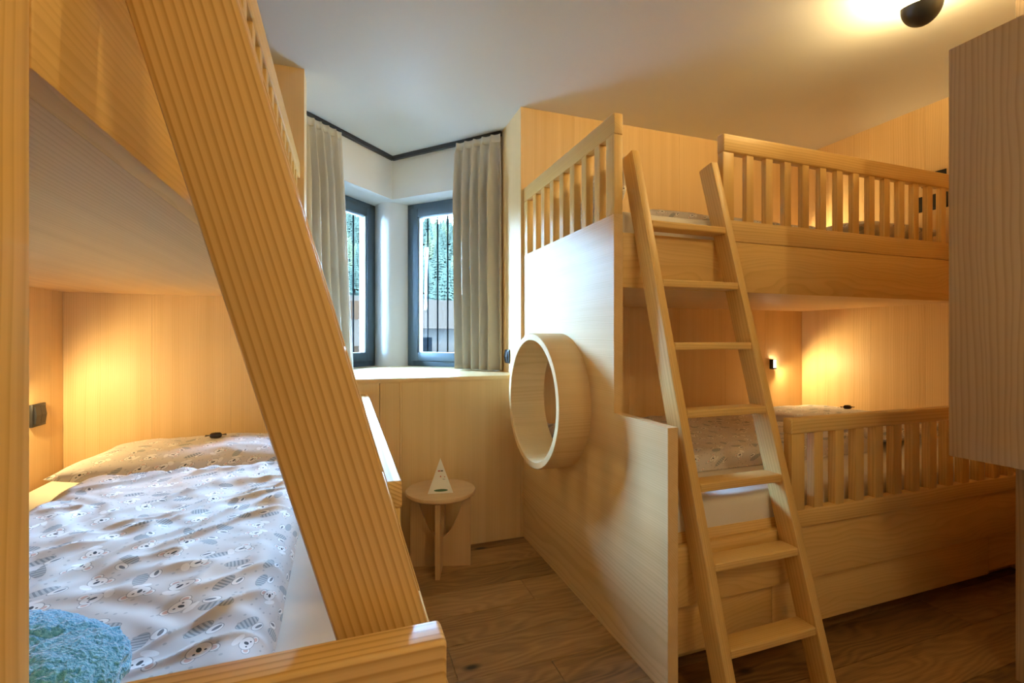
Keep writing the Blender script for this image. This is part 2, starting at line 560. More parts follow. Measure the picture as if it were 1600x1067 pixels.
# ------------------------------------------------------------------ WINDOWS
def window(name, p, u, length):
    """Tilt-and-turn window: p = foot of the edge at the column, u = unit direction along the wall."""
    p = Vector((p[0], p[1], 0)); u = Vector((u[0], u[1], 0)); nrm = Vector((-u.y, u.x, 0))
    if nrm.y < 0: nrm = -nrm                     # nrm points outdoors
    z0, z1 = .905, 2.10
    def bar(nm, a0, a1, c0, c1, d0, d1, mat, par):
        q = [p + u * a0 + nrm * d0, p + u * a1 + nrm * d0, p + u * a1 + nrm * d1, p + u * a0 + nrm * d1]
        return prism(nm, [(v.x, v.y) for v in q], c0, c1, mat, par, bev=.004)
    root = tag(link(bpy.data.objects.new(name, None)), kind='structure')
    root.location = p + Vector((0, 0, z0))
    f, s = .052, .062
    bar('frame_stile', 0, f, z0, z1, 0, .07, M_frame, root)
    bar('frame_stile', length - f, length, z0, z1, 0, .07, M_frame, root)
    bar('frame_rail', f, length - f, z0, z0 + f, 0, .07, M_frame, root)
    bar('frame_rail', f, length - f, z1 - f, z1, 0, .07, M_frame, root)
    a0, a1, c0, c1 = f - .012, length - f + .012, z0 + f - .012, z1 - f + .012
    bar('sash_stile', a0, a0 + s, c0, c1, -.018, .05, M_frame, root)
    bar('sash_stile', a1 - s, a1, c0, c1, -.018, .05, M_frame, root)
    bar('sash_rail', a0 + s, a1 - s, c0, c0 + s, -.018, .05, M_frame, root)
    bar('sash_rail', a0 + s, a1 - s, c1 - s, c1, -.018, .05, M_frame, root)
    g0, g1, h0, h1 = a0 + s - .004, a1 - s + .004, c0 + s - .004, c1 - s + .004
    bar('pane', g0, g1, h0, h1, .012, .018, M_glass, root)
    # glazing bead
    bar('bead', a0 + s, a0 + s + .008, c0 + s, c1 - s, -.004, .012, M_white, root)
    # portal that guides the sky light through this window
    ld = bpy.data.lights.new('window_portal', 'AREA')
    ld.shape = 'RECTANGLE'; ld.size = g1 - g0; ld.size_y = h1 - h0
    ld.cycles.is_portal = True
    lo = link(bpy.data.objects.new('window_portal', ld))
    lo.location = p + u * (g0 + g1) / 2 + nrm * .03 + Vector((0, 0, (h0 + h1) / 2))
    lo.rotation_euler = (-nrm).to_track_quat('-Z', 'Y').to_euler()
    return root
S2 = math.sqrt(.5)
window('window_1', L2, (-S2, -S2), .655)
window('window_2', R1, (S2, -S2), .67)

# iron grille bars in front of each window, outside
for p, u, n, lab in ((L2, (-S2, -S2), 6, 'thin dark iron grille outside the left bay window'),
                     (R1, (S2, -S2), 7, 'thin dark iron grille outside the right bay window')):
    uu = Vector((u[0], u[1], 0)); nn = Vector((-u[1], u[0], 0))
    if nn.y < 0: nn = -nn
    o = Vector((p.x, p.y, 0)) + nn * .135
    gr = thing('window_grille', o + Vector((0, 0, .91)), lab, 'grille', 'window grilles')
    for i in range(n):
        q = o + uu * (.085 + .09 * i)
        tube('bar', q + Vector((0, 0, .90)), q + Vector((0, 0, 2.10)), .006, M_bar, gr, 8)
    for z in (.97, 2.05):
        a, b = o + uu * .0, o + uu * (.085 + .09 * n)
        tube('crossbar', a + Vector((0, 0, z)), b + Vector((0, 0, z)), .005, M_bar, gr, 8)

# ------------------------------------------------------------------ CURTAINS AND TRACK
trk = thing('curtain_track', (IC[0], IC[1], CEIL), 'black angled curtain track fixed under the ceiling of the bay', 'curtain track')
tA, tB = Vector((NCL + .005, 2.875)), Vector((.912, 2.79))
tC = Vector((.31, 3.437))
for a, b in ((tA, tC), (tB, tC)):
    d = (b - a).normalized(); nn = Vector((-d.y, d.x)) * .011
    prism('rail', [tuple(a + nn), tuple(b + nn), tuple(b - nn), tuple(a - nn)], CEIL - .028, CEIL - .001, M_black, trk)

def curtain(name, a, b, a2, b2, folds, label, seed, zb=.912):
    """Pleated cloth: top edge a-b on the track, hem a2-b2 on the bench."""
    rr = random.Random(seed)
    nu, nv = folds * 14, 40
    vs, fs = [], []
    ph = [rr.uniform(-.5, .5) for _ in range(folds + 2)]
    root = thing(name, ((a.x + b.x) / 2, (a.y + b.y) / 2, zb), label, 'curtain', 'bay window curtains')
    for j in range(nv + 1):
        t = j / nv
        z = CEIL - .035 + (zb - CEIL + .035) * t
        p0 = a.lerp(a2, t ** 1.3); p1 = b.lerp(b2, t ** 1.3)
        d = (p1 - p0); L = d.length; d.normalize()
        nn = Vector((d.y, -d.x))
        if nn.y > 0: nn = -nn
        for i in range(nu + 1):
            s = i / nu
            q = s * folds
            k = int(q)
            w = 2 * math.pi * (q + .05 * ph[min(k, folds)] * math.sin(math.pi * (q - k)) + .05 * fbm(q * .5, t * 1.2, seed))
            amp = (.022 + .034 * min(1, t * 4)) * (1 + .35 * ph[min(k, folds)])
            if t < .045: amp *= .40 + 13 * t
            sw = math.sin(w)
            off = amp * (sw * (1 - .25 * abs(sw)) * 1.25) + .006 * fbm(s * 3, t * 2.0, seed + 3) + .022
            P = p0 + d * (L * s + .010 * math.cos(w)) + nn * off
            vs.append((P.x, P.y, z + .003 * math.sin(w * 1.0)))
    W = nu + 1
    for j in range(nv):
        for i in range(nu):
            fs.append((j * W + i, j * W + i + 1, (j + 1) * W + i + 1, (j + 1) * W + i))
    o = mesh_obj('cloth', vs, fs, M_curtain, root, ang=80)
    md = o.modifiers.new('thick', 'SOLIDIFY'); md.thickness = .003
    # heading tape with gathers
    hv, hf = [], []
    for i in range(nu + 1):
        v = vs[i]
        hv += [(v[0], v[1] - .004, CEIL - .030), (v[0], v[1] - .004, CEIL - .075)]
    for i in range(nu):
        hf.append((2 * i, 2 * i + 2, 2 * i + 3, 2 * i + 1))
    h = mesh_obj('heading_tape', hv, hf, M_curtain, root, ang=80)
    md = h.modifiers.new('thick', 'SOLIDIFY'); md.thickness = .004
    return root
curtain('curtain', Vector((NCL + .02, 2.90)), Vector((-.050, 3.085)), Vector((NCL + .02, 2.89)), Vector((.018, 3.145)), 5,
        'left greige pleated curtain hanging behind the slanted ladder stile', 11)
curtain('curtain', Vector((.684, 3.026)), Vector((.904, 2.785)), Vector((.698, 3.006)), Vector((.904, 2.770)), 5,
        'right greige pleated curtain beside the pale wooden wall end', 5)

# ------------------------------------------------------------------ BUNK BEDS
SL, SLT = .039, .025     # slat width and thickness
PT = .038                # panel thickness

def right_map(l, w, z): return (PX0 + l, BY - w, z)
def left_map(l, w, z): return (LX + w, .428 + l, z)

def panel_with_hole(name, outline, hole_c, hole_r, x0, x1, mat, parent):
    """Panel lying in the y-z plane between x0 and x1 with a round hole."""
    N = 64
    circ = [(hole_c[0] + hole_r * math.cos(2 * math.pi * i / N), hole_c[1] + hole_r * math.sin(2 * math.pi * i / N)) for i in range(N)]
    bm = bmesh.new()
    loops = []
    for x in (x0, x1):
        lp = []
        for poly in (outline, circ):
            vv = [bm.verts.new((x, a, b)) for a, b in poly]
            lp.append(vv)
        loops.append(lp)
        es = []
        for vv in lp:
            for i in range(len(vv)):
                es.append(bm.edges.new((vv[i], vv[(i + 1) % len(vv)])))
        bmesh.ops.triangle_fill(bm, use_beauty=True, use_dissolve=False, edges=es)
    for k in range(2):
        A, B = loops[0][k], loops[1][k]
        for i in range(len(A)):
            j = (i + 1) % len(A)
            bm.faces.new((A[i], A[j], B[j], B[i]))
    bmesh.ops.recalc_face_normals(bm, faces=bm.faces[:])
    c = Vector(((x0 + x1) / 2, sum(a for a, b in outline) / len(outline), sum(b for a, b in outline) / len(outline)))
    for v in bm.verts: v.co -= c
    me = bpy.data.meshes.new(name)
    bm.to_mesh(me); bm.free()
    smooth(me, 35)
    return place(name, me, mat, parent, c)

def make_bunk(name, label, mp, L, Wu, Wl, lax, wax, right):
    root = thing(name, mp(L / 2, Wl / 2, 0), label, 'bunk bed')
    pine, board = wood('pine', lax), wood('board', lax)
    sv = wood('pine', 'Z')
    def bx(nm, l0, l1, w0, w1, z0, z1, mat, par=None, bev=.003, seg=2):
        return box(nm, mp(l0, w0, z0), mp(l1, w1, z1), mat, par or root, bev, seg)
    # ---- upper deck
    b0 = PT if right else 0.0
    bx('side_board', b0, L, Wu - .028, Wu, 1.298, 1.504, board)
    bx('deck', b0 + .001, L, .0, Wu - .029, 1.300, 1.325, wood('panel', lax), bev=.0008)
    bx('back_ledge', PT + .001, L, .0, .03, 1.33, 1.42, board)
    # ---- upper guard
    g0 = .509
    up = bx('guard_bottom_rail', g0, L, Wu - .032, Wu, 1.506, 1.592, pine)
    ur = bx('guard_top_rail', g0, L, Wu - .036, Wu + .003, 1.868, 1.942, pine, bev=.006, seg=3)
    bx('guard_post', g0 + .001, g0 + .057, Wu - .033, Wu, 1.592, 1.868, sv)
    l = g0 + .125
    while l + SL < L - .01:
        bx('guard_slat', l, l + SL, Wu - SLT - .002, Wu - .002, 1.590, 1.870, sv, ur)
        l += .1052
    # ---- lower box
    bx('side_board', PT, L, Wl - .044, Wl - .018, .256, .447, board)
    bx('inner_rail', PT, L, Wl - .075, Wl - .045, .30, .478, pine)
    bx('slat_base', PT, L, .01, Wl - .08, .40, .43, wood('panel', lax), bev=.001)
    bx('fascia', PT, .474, Wl - .072, Wl - .048, .084, .254, board)
    bx('fascia', 1.731, L, Wl - .072, Wl - .048, .084, .254, board)
    dr = bx('drawer', .476, 1.729, Wl - .072, Wl - .047, .072, .252, board)
    bx('plinth', PT, L, Wl - .16, Wl - .14, .0, .10, pine)
    bx('back_frame', PT, L, .005, .03, .0, .40, pine)
    # ---- lower guard
    bx('guard_bottom_rail', g0 - .001, L, Wl - .034, Wl, .451, .511, pine)
    lr = bx('guard_top_rail', g0, L, Wl - .034, Wl + .003, .777, .830, wood('bold', lax) if not right else pine, bev=.005, seg=3)
    bx('guard_post', g0 + .002, g0 + .064, Wl - .032, Wl, .511, .777, sv)
    l = g0 + .112
    while l + .045 < L - .01:
        bx('guard_slat', l, l + .044, Wl - .032, Wl - .002, .509, .779, sv, lr)
        l += .1046
    # ---- end panel
    if right:
        Y = lambda w: BY - w
        out = [(Y(0), 0), (Y(0), 1.570), (Y(Wu), 1.570), (Y(Wu), .831), (Y(Wl), .831), (Y(Wl), 0)]
        pc, pr = (1.995, .826), .272
        panel_with_hole('end_panel', out, pc, pr + .004, PX0, PX0 + PT, wood('panel', 'Y'), root)
        # porthole ring standing proud of the panel
        N = 72
        prof = [(pr, PX0 + PT), (pr, .797), (pr + .004, .792), (pr + .030, .792), (pr + .034, .797), (pr + .034, PX0 + .0005), (pr + .004, PX0 + .0005), (pr + .004, PX0 + PT)]
        vs, fs = [], []
        for r_, x_ in prof:
            for i in range(N):
                a = 2 * math.pi * i / N
                vs.append((x_, pc[0] + r_ * math.cos(a), pc[1] + r_ * math.sin(a)))
        K = len(prof)
        for j in range(K):
            for i in range(N):
                fs.append((j * N + i, j * N + (i + 1) % N, ((j + 1) % K) * N + (i + 1) % N, ((j + 1) % K) * N + i))
        mesh_obj('porthole_ring', vs, fs, wood('panel', 'X'), root, ang=50)
        # railing above the panel
        er = bx('end_top_rail', 0, PT, 0, Wu + .002, 1.868, 1.945, wood('pine', 'Y'), bev=.004)
        bx('end_post', .001, PT, Wu - .060, Wu, 1.571, 1.867, sv)
        bx('end_post', .001, PT, 0, .052, 1.571, 1.867, sv)
        w = .130
        while w < Wu - .09:
            bx('end_slat', .003, .036, w, w + .043, 1.569, 1.869, sv, er)
            w += .1098
    else:
        bx('end_rail', 0, PT, 0, Wl - .012, .560, .830, wood('bold', 'X'), bev=.006, seg=4)
        bx('end_panel', .002, PT - .002, 0.0, Wl - .02, .0, .558, wood('panel', 'X'))
        bx('end_upright', -PT, -.0005, Wu - .16, Wu, .0, 1.866, wood('pine', 'Z'), bev=.004, seg=3)
        bx('end_upright', -PT, -.0005, 0, Wu - .162, .0, 1.570, wood('panel', 'Z'), bev=.004, seg=3)
        er = bx('end_top_rail', -PT, -.0005, 0, Wu, 1.868, 1.945, wood('pine', 'X'), bev=.004)
        w = .06
        while w < Wu - .2:
            bx('end_slat', -.036, -.003, w, w + .043, 1.569, 1.869, sv, er)
            w += .1098
    return root

RL, RWU, RWL = RX - PX0, .942, 1.252
LL, LWU, LWL = BY - .428, .899, 1.209
make_bunk('bunk_bed', 'pale timber bunk bed with round porthole ring in its end panel, right side', right_map, RL, RWU, RWL, 'X', 'Y', True)
make_bunk('bunk_bed', 'pale timber bunk bed in the left foreground with the blue bed linen', left_map, LL, LWU, LWL, 'Y', 'X', False)

def make_ladder(label, mp, l0, l1, wf, slope, depth, bold, lax):
    root = thing('bunk_ladder', mp((l0 + l1) / 2, wf, 0), label, 'ladder', 'bunk ladders')
    th = .035
    W = lambda z: wf - slope * z
    zt = 1.825
    cx = depth * slope * .9
    poly = [(W(0), 0), (W(zt), zt), (W(zt) - depth, zt - cx + .002), (W(0) - depth, 0)]
    tilt = Matrix.Rotation(-math.atan(slope), 3, 'X' if lax == 'X' else 'Y')
    for a in (l0, l1 - th):
        fn = lambda w, z, l: mp(l, w, z)
        prism('stile', poly, a, a + th, wood(bold, 'Z'), root, fn=fn, bev=.006, rot=tilt)
    for k in range(7):
        z = .199 + .2237 * k
        zz = z - .012
        lo, hi = mp(l0 + th + .0005, W(zz) - depth + .004, z - .026), mp(l1 - th - .0005, W(zz) - .003, z)
        box('rung', lo, hi, wood('pine', lax), root, .004, 3)
    return root
make_ladder('pale timber ladder leaning on the bunk bed with the porthole', right_map, .085, .495, 1.437, .278, .074, 'pine', 'X')
make_ladder('pale timber ladder in the left foreground with one stile close to the camera', left_map, .070, .480, 1.422, .287, .089, 'bold', 'Y')

# ------------------------------------------------------------------ BEDDING
def soft_box(name, lo, hi, mat, label, cat, rad=.04, group=None):
    lo, hi = Vector(lo), Vector(hi)
    s = hi - lo; c = (lo + hi) / 2
    bm = bmesh.new()
    bmesh.ops.create_cube(bm, size=1)
    for v in bm.verts: v.co = Vector((v.co.x * s.x, v.co.y * s.y, v.co.z * s.z))
    bmesh.ops.bevel(bm, geom=bm.edges[:], offset=rad, segments=5, profile=.5, affect='EDGES')
    bmesh.ops.subdivide_edges(bm, edges=[e for e in bm.edges if e.calc_length() > .3], cuts=12, use_grid_fill=True)
    for v in bm.verts:
        n = fbm(v.co.x * 4, v.co.y * 4, v.co.z * 4 + c.x)
        v.co.z += .003 * n
    me = bpy.data.meshes.new(name); bm.to_mesh(me); bm.free(); smooth(me, 60)
    o = place(name, me, mat, None, c)
    return tag(o, label, cat, group)

soft_box('mattress', (PX0 + PT + .004, 1.262, .432), (RX - .004, BY - .035, .572), M_sheet, 'white sheeted mattress in the lower berth of the porthole bunk', 'mattress', .035, 'mattresses')
soft_box('mattress', (PX0 + PT + .004, 1.556, 1.328), (RX - .004, BY - .035, 1.600), M_sheet, 'white sheeted mattress in the upper berth above the porthole', 'mattress', .035, 'mattresses')
soft_box('mattress', (LX + .035, .475, .432), (.048, BY - .004, .570), M_sheet, 'white sheeted mattress in the lower left berth under the blue duvet', 'mattress', .035, 'mattresses')

def duvet(name, x0, x1, y0, y1, z0, h, label, seed, wr=1.0, nx=130, ny=150, skew=None, fall=.05):
    """Closed quilt: wrinkled crown over a flat underside with rounded rim."""
    vs, fs = [], []
    W = nx + 1
    cx, cy = (x0 + x1) / 2, (y0 + y1) / 2
    for j in range(ny + 1):
        for i in range(nx + 1):
            u, v = i / nx, j / ny
            x, y = x0 + (x1 - x0) * u, y0 + (y1 - y0) * v
            if skew:
                x, y = skew(x, y, u, v)
            ed = min(u * (x1 - x0), (1 - u) * (x1 - x0), v * (y1 - y0), (1 - v) * (y1 - y0))
            e = min(1.0, ed / fall)
            prof = math.sqrt(max(0, 1 - (1 - e) ** 2))
            wv = .5 * fbm(x * 3.1 + seed, y * 2.3, seed)
            # directional drag wrinkles
            a = x * .75 + y * .65; b = x * -.65 + y * .75
            r1 = fbm(a * 2.2, b * 11 + 1.5 * fbm(a * 3, b * 3, seed), seed + 2)
            r2 = fbm(a * 16 + 2 * fbm(a * 4, b * 4, seed + 5), b * 3.0, seed + 7)
            ridge = (1 - abs(r1) * 2.2) ** 3 if abs(r1) < .45 else 0
            hh = h * (.86 + .28 * wv) + wr * (.016 * ridge + .009 * r2 + .004 * fbm(x * 22, y * 22, seed))
            z = z0 + .006 + max(.004, hh) * prof
            x += .010 * wr * fbm(y * 6, seed, 2); y += .012 * wr * fbm(x * 6, seed, 5)
            vs.append((x, y, z))
    n = len(vs)
    for j in range(ny + 1):
        for i in range(nx + 1):
            v = vs[j * W + i]
            vs.append((v[0], v[1], z0 + .002))
    for j in range(ny):
        for i in range(nx):
            a = j * W + i
            fs.append((a, a + 1, a + W + 1, a + W))
            fs.append((n + a, n + a + W, n + a + W + 1, n + a + 1))
    rim = [i for i in range(W)] + [j * W + nx for j in range(1, ny + 1)] + [ny * W + i for i in range(nx - 1, -1, -1)] + [j * W for j in range(ny - 1, 0, -1)]
    for k in range(len(rim)):
        a, b = rim[k], rim[(k + 1) % len(rim)]
        fs.append((a, b, n + b, n + a))
    o = mesh_obj(name, vs, fs, M_print, None, ang=70)
    return tag(o, label, 'duvet', 'animal print duvets')

def lsk(x, y, u, v):
    return x + .03 * (1 - v) - .05 * u * (1 - v) * 0, y + .05 * math.sin(u * 2.6) * v - .02 * u * v
duvet('duvet', -.83, -.135, .52, 1.93, .572, .085, 'animal print duvet spread over the lower left berth in bluish daylight', 4, 0.85, 150, 260, lsk, .07)
duvet('duvet', 1.00, 2.34, 1.525, 2.40, .574, .075, 'animal print duvet lying in the lower berth behind the ladder rungs', 9, .45, 150, 110)
duvet('duvet', 1.16, 2.36, 1.66, 2.40, 1.602, .060, 'animal print duvet in the upper berth behind the guard slats', 15, .35, 120, 80)

def pillow(name, c, sx, sy, h, label, seed, rot=None, cat='pillow', mat=None, wr=1.0):
    """Cushion with pinched corners; optional rotation matrix about its centre."""
    n = 44
    vs, fs = [], []
    W = n + 1
    for side in (1, -1):
        for j in range(W):
            for i in range(W):
                u, v = i / n * 2 - 1, j / n * 2 - 1
                b = ((1 - abs(u) ** 2.6) * (1 - abs(v) ** 2.6))
                t = max(0, b) ** .42
                pin = 1 - .05 * (1 - abs(u)) - 0
                x = u * sx / 2 * (1 - .07 * (1 - v * v) * abs(u) ** 3 * 0 - .06 * (1 - abs(v)) * 0)
                y = v * sy / 2
                x *= 1 - .05 * (1 - abs(v) ** 2) * abs(u)
                y *= 1 - .05 * (1 - abs(u) ** 2) * abs(v)
                z = side * h / 2 * t
                if side > 0:
                    z += wr * t * (.014 * fbm(u * 2.3, v * 2.3, seed) + .006 * fbm(u * 7 + v * 3, v * 5, seed + 2))
                vs.append(Vector((x, y, z)))
    q = W * W
    for j in range(n):
        for i in range(n):
            a = j * W + i
            fs.append((a, a + 1, a + W + 1, a + W))
            fs.append((q + a, q + a + W, q + a + W + 1, q + a + 1))
    if rot is not None:
        vs = [rot @ v for v in vs]
    me = bpy.data.meshes.new(name)
    me.from_pydata(vs, [], fs)
    bm = bmesh.new(); bm.from_mesh(me)
    bmesh.ops.remove_doubles(bm, verts=bm.verts[:], dist=1e-5)
    bmesh.ops.recalc_face_normals(bm, faces=bm.faces[:])
    bm.to_mesh(me); bm.free(); smooth(me, 80)
    o = place(name, me, mat or M_print, None, c)
    return tag(o, label, cat, 'animal print pillows')
pillow('pillow', (-.50, 2.20, .638), .88, .46, .125, 'animal print pillow at the head of the lower left berth', 3, Matrix.Rotation(R(-3), 3, 'Z'))
pillow('pillow', (2.66, 1.92, .636), .62, .84, .120, 'animal print pillow at the head of the lower berth beside the reading light', 8, Matrix.Rotation(R(2), 3, 'Z'))
pillow('pillow', (2.68, 1.99, 1.668), .60, .80, .130, 'animal print pillow at the head of the upper berth under the black switches', 6)
pillow('pillow', (1.052, 1.80, 1.735), .26, .36, .085, 'small animal print cushion propped against the slatted end of the upper berth', 12, Matrix.Rotation(R(-72), 3, 'Y'), 'cushion')

# wrapped sweets on the lower pillows
def sweet(c, label, rz):
    root = thing('wrapped_sweet', c, label, 'sweet', 'wrapped sweets on pillows')
    rot = Matrix.Rotation(rz, 3, 'Z')
    prof = [(0, -.022), (.006, -.021), (.011, -.015), (.0125, 0), (.011, .015), (.006, .021), (0, .022)]
    b = lathe('sweet_body', prof, M_choc, root, Vector(c) + Vector((0, 0, .012)), 16, rot @ Matrix.Rotation(R(90), 3, 'Y'))
    for s in (-1, 1):
        v = [rot @ Vector((s * .020, 0, 0)), rot @ Vector((s * .036, -.011, .004)), rot @ Vector((s * .038, 0, -.003)), rot @ Vector((s * .036, .011, .003)),
             rot @ Vector((s * .020, 0, .003))]
        v = [x + Vector(c) + Vector((0, 0, .012)) for x in v]
        mesh_obj('wrapper_end', v, [(0, 1, 2), (0, 2, 3), (4, 2, 1), (4, 3, 2), (0, 4, 1), (0, 3, 4)], M_choc, root, sm=False)
    return root

# blue terry towel, folded over
def towel():
    vs, fs = [], []
    n, m = 150, 90
    root = thing('terry_towel', (-.43, .70, .60), 'fluffy light blue terry towel bundle on the duvet in the left corner', 'towel')
    def lump(name, c, a, b, h, seed, p=2.6, tilt=0.0):
        vs, fs = [], []
        for j in range(m + 1):
            th = math.pi * j / m - math.pi / 2
            for i in range(n):
                ph = 2 * math.pi * i / n
                ce = lambda t, e: math.copysign(abs(math.cos(t)) ** e, math.cos(t))
                se = lambda t, e: math.copysign(abs(math.sin(t)) ** e, math.sin(t))
                x = a * ce(th, .7) * ce(ph, .75); y = b * ce(th, .7) * se(ph, .75); z = h * se(th, .8)
                d = Vector((x / a, y / b, z / h))
                if d.length > 1e-6: d.normalize()
                f = .010 * fbm(x * 11 + seed, y * 11, z * 11) + .0045 * fbm(x * 110, y * 110, z * 110 + seed) + .003 * fbm(x * 230, y * 230, z * 230 + seed)
                # crease
                cr = x * .8 - y * .6 - .045
                f -= .008 * math.exp(-(cr / .010) ** 2) * max(0, d.z + .4)
                x, y, z = x + d.x * f, y + d.y * f, z + d.z * f
                vs.append((c[0] + x * math.cos(tilt) - y * math.sin(tilt), c[1] + x * math.sin(tilt) + y * math.cos(tilt), c[2] + z))
        for j in range(m):
            for i in range(n):
                fs.append((j * n + i, j * n + (i + 1) % n, (j + 1) * n + (i + 1) % n, (j + 1) * n + i))
        return mesh_obj(name, vs, fs, M_terry, root, ang=80)
    lump('towel_body', (-.415, .700, .712), .165, .105, .050, 2, tilt=-.25)
    lump('towel_fold', (-.52, .76, .722), .11, .08, .040, 7, tilt=.2)
    return root
towel()

# ------------------------------------------------------------------ STOOL AND CARD
def stool():
    cx, cy = .436, 2.289
    root = thing('side_stool', (cx, cy, 0), 'round light oak side stool with crossed plank legs below the window bench', 'stool')
    zt = .372
    lathe('stool_top', [(0, zt - .022), (.159, zt - .022), (.169, zt - .015), (.1705, zt - .006), (.167, zt), (0, zt)], wood('stool', 'X'), root, (cx, cy, 0), 64)
    ang = math.atan2(-.084, .28)
    # the leg planks: each has a parabolic arch cut from the top
    for a, nm, half, t in ((ang, 'leg_plank', .146, .011), (ang - math.pi / 2, 'leg_plank', .146, .011)):
        d = Vector((math.cos(a), math.sin(a))); nn = Vector((-d.y, d.x))
        pts = [(-half, 0), (half, 0), (half, zt - .024)]
        Nn = 24
        for i in range(Nn + 1):
            s = (1 - 2 * i / Nn) * .112
            pts.append((s, zt - .024 - .208 * (1 - (s / .112) ** 2) ** .85))
        pts.append((-half, zt - .024))
        # upper corners then arch; split into two convex-ish halves that share the middle
        fn = lambda s, z, q, d=d, nn=nn: (cx + d.x * s + nn.x * q, cy + d.y * s + nn.y * q, z)
        prism(nm, pts, -t, t, wood('stool', 'Z'), root, fn=fn)
    return cx, cy, zt
scx, scy, szt = stool()

card = thing('table_card', (.428, 2.255, szt), 'small white pyramid table card standing on the round stool', 'card')
def cardp():
    z = szt + .0005
    yaw = R(-10)
    ca, sa = math.cos(yaw), math.sin(yaw)
    def P(x, y, zz): return (.428 + x * ca - y * sa, 2.255 + x * sa + y * ca, z + zz)
    w, h = .060, .160
    A, B, C, Tp = P(-w, -.034, 0), P(w, -.034, 0), P(0, .070, 0), P(0, .0, h)
    mesh_obj('card_body', [A, B, C, Tp], [(0, 1, 3), (1, 2, 3), (2, 0, 3), (0, 2, 1)], M_paper, card, sm=False)
    # print on the front face, lying a hair proud of it
    def F(u, v):      # u along base, v up the face 0..1
        x = u; y = -.034 * (1 - v) - .0004; return P(x, y, v * h)
    def patch(name, pts, mat):
        n = len(pts)
        fr = [F(*p) for p in pts]
        bk = [(q[0] - .0003 * sa, q[1] + .0003, q[2]) for q in fr]
        mesh_obj(name, fr + bk, [tuple(range(n)), tuple(range(2 * n - 1, n - 1, -1))] + [(i, (i + 1) % n, n + (i + 1) % n, n + i) for i in range(n)], mat, card, sm=False)
    red, grn, dk = plain('print_red', (.55, .05, .04), .6), plain('print_green', (.07, .16, .09), .6), plain('print_dark', (.08, .07, .06), .6)
    rect = lambda u0, u1, v0, v1: [(u0, v0), (u1, v0), (u1, v1), (u0, v1)]
    patch('logo_mark', rect(-.012, -.001, .615, .645), red)
    patch('logo_mark', rect(.001, .012, .615, .645), dk)
    patch('print_dot', rect(-.002, .003, .455, .49), red)
    patch('print_dot', rect(.017, .022, .45, .47), red)
    patch('print_line', rect(.010, .022, .385, .395), dk)
    patch('print_ground', [(.033 * math.cos(2 * math.pi * i / 20) + .002, .085 + .035 * math.sin(2 * math.pi * i / 20)) for i in range(20)], grn)
cardp()

# ------------------------------------------------------------------ WALL CABINET ON THE PARTITION
cab = thing('wall_cabinet', (1.875, .50, .757), 'grey-brown ash wall cabinet hanging at the right edge of the room', 'cabinet')
box('cabinet_body', (1.722, .101, .757), (2.049, .8965, 1.971), wood('ash', 'Z'), cab, .003)
for a, b in ((.101, .4982), (.4998, .8965)):
    box('cabinet_door', (1.70, a, .757), (1.720, b, 1.971), wood('ash', 'Z'), cab, .003)

# ------------------------------------------------------------------ SWITCHES, SOCKETS
def switch(c, nrm, label, w=.082, h=.082, rockers=1, cat='switch'):
    """Flat square wall switch; nrm = 'x+' / 'x-' (facing direction)."""
    c = Vector(c)
    s = 1 if nrm == 'x+' else -1
    root = thing('wall_switch', c, label, cat, 'black wall fittings')
    fr = box('frame', (c.x, c.y - w / 2, c.z - h / 2), (c.x + s * .010, c.y + w / 2, c.z + h / 2), M_black, root, .002)
    n = rockers
    rw = (w - .02) / n
    for i in range(n):
        y0 = c.y - w / 2 + .01 + rw * i
        prism('rocker', [(c.x + s * .010, c.z - h / 2 + .01), (c.x + s * .014, c.z - h / 2 + .01), (c.x + s * .018, c.z), (c.x + s * .013, c.z + h / 2 - .01), (c.x + s * .010, c.z + h / 2 - .01)],
              y0 + .0007, y0 + rw - .0007, M_black, fr, fn=lambda a, b, q: (a, q, b))
    return root
switch((LX, 2.283, .818), 'x+', 'black rocker switch on the left wall above the lower left berth', .085, .085, 2)
switch((RX, 1.735, 1.855), 'x-', 'black rocker switch on the right wall, farther of the two', .085, .085, 1)
switch((RX, 1.645, 1.855), 'x-', 'black rocker switch on the right wall, nearer of the two', .085, .085, 2)
switch((NXR, 2.680, 1.0), 'x-', 'black socket on the side of the window niche beside the right curtain', .075, .080, 1, 'socket')
# little black wall shelf above the upper switches
sh = thing('wall_shelf', (RX, 1.68, 1.985), 'tiny black metal wall shelf above the switches of the upper berth', 'shelf')
box('shelf_plate', (RX - .09, 1.61, 1.98), (RX, 1.75, 1.986), M_black, sh, .001)
box('shelf_back', (RX - .006, 1.61, 1.986), (RX, 1.75, 2.02), M_black, sh, .001)
prism('shelf_bracket', [(RX - .004, 1.98), (RX - .05, 1.98), (RX - .004, 1.945)], 1.712, 1.722, M_black, sh, fn=lambda a, b, q: (a, q, b))

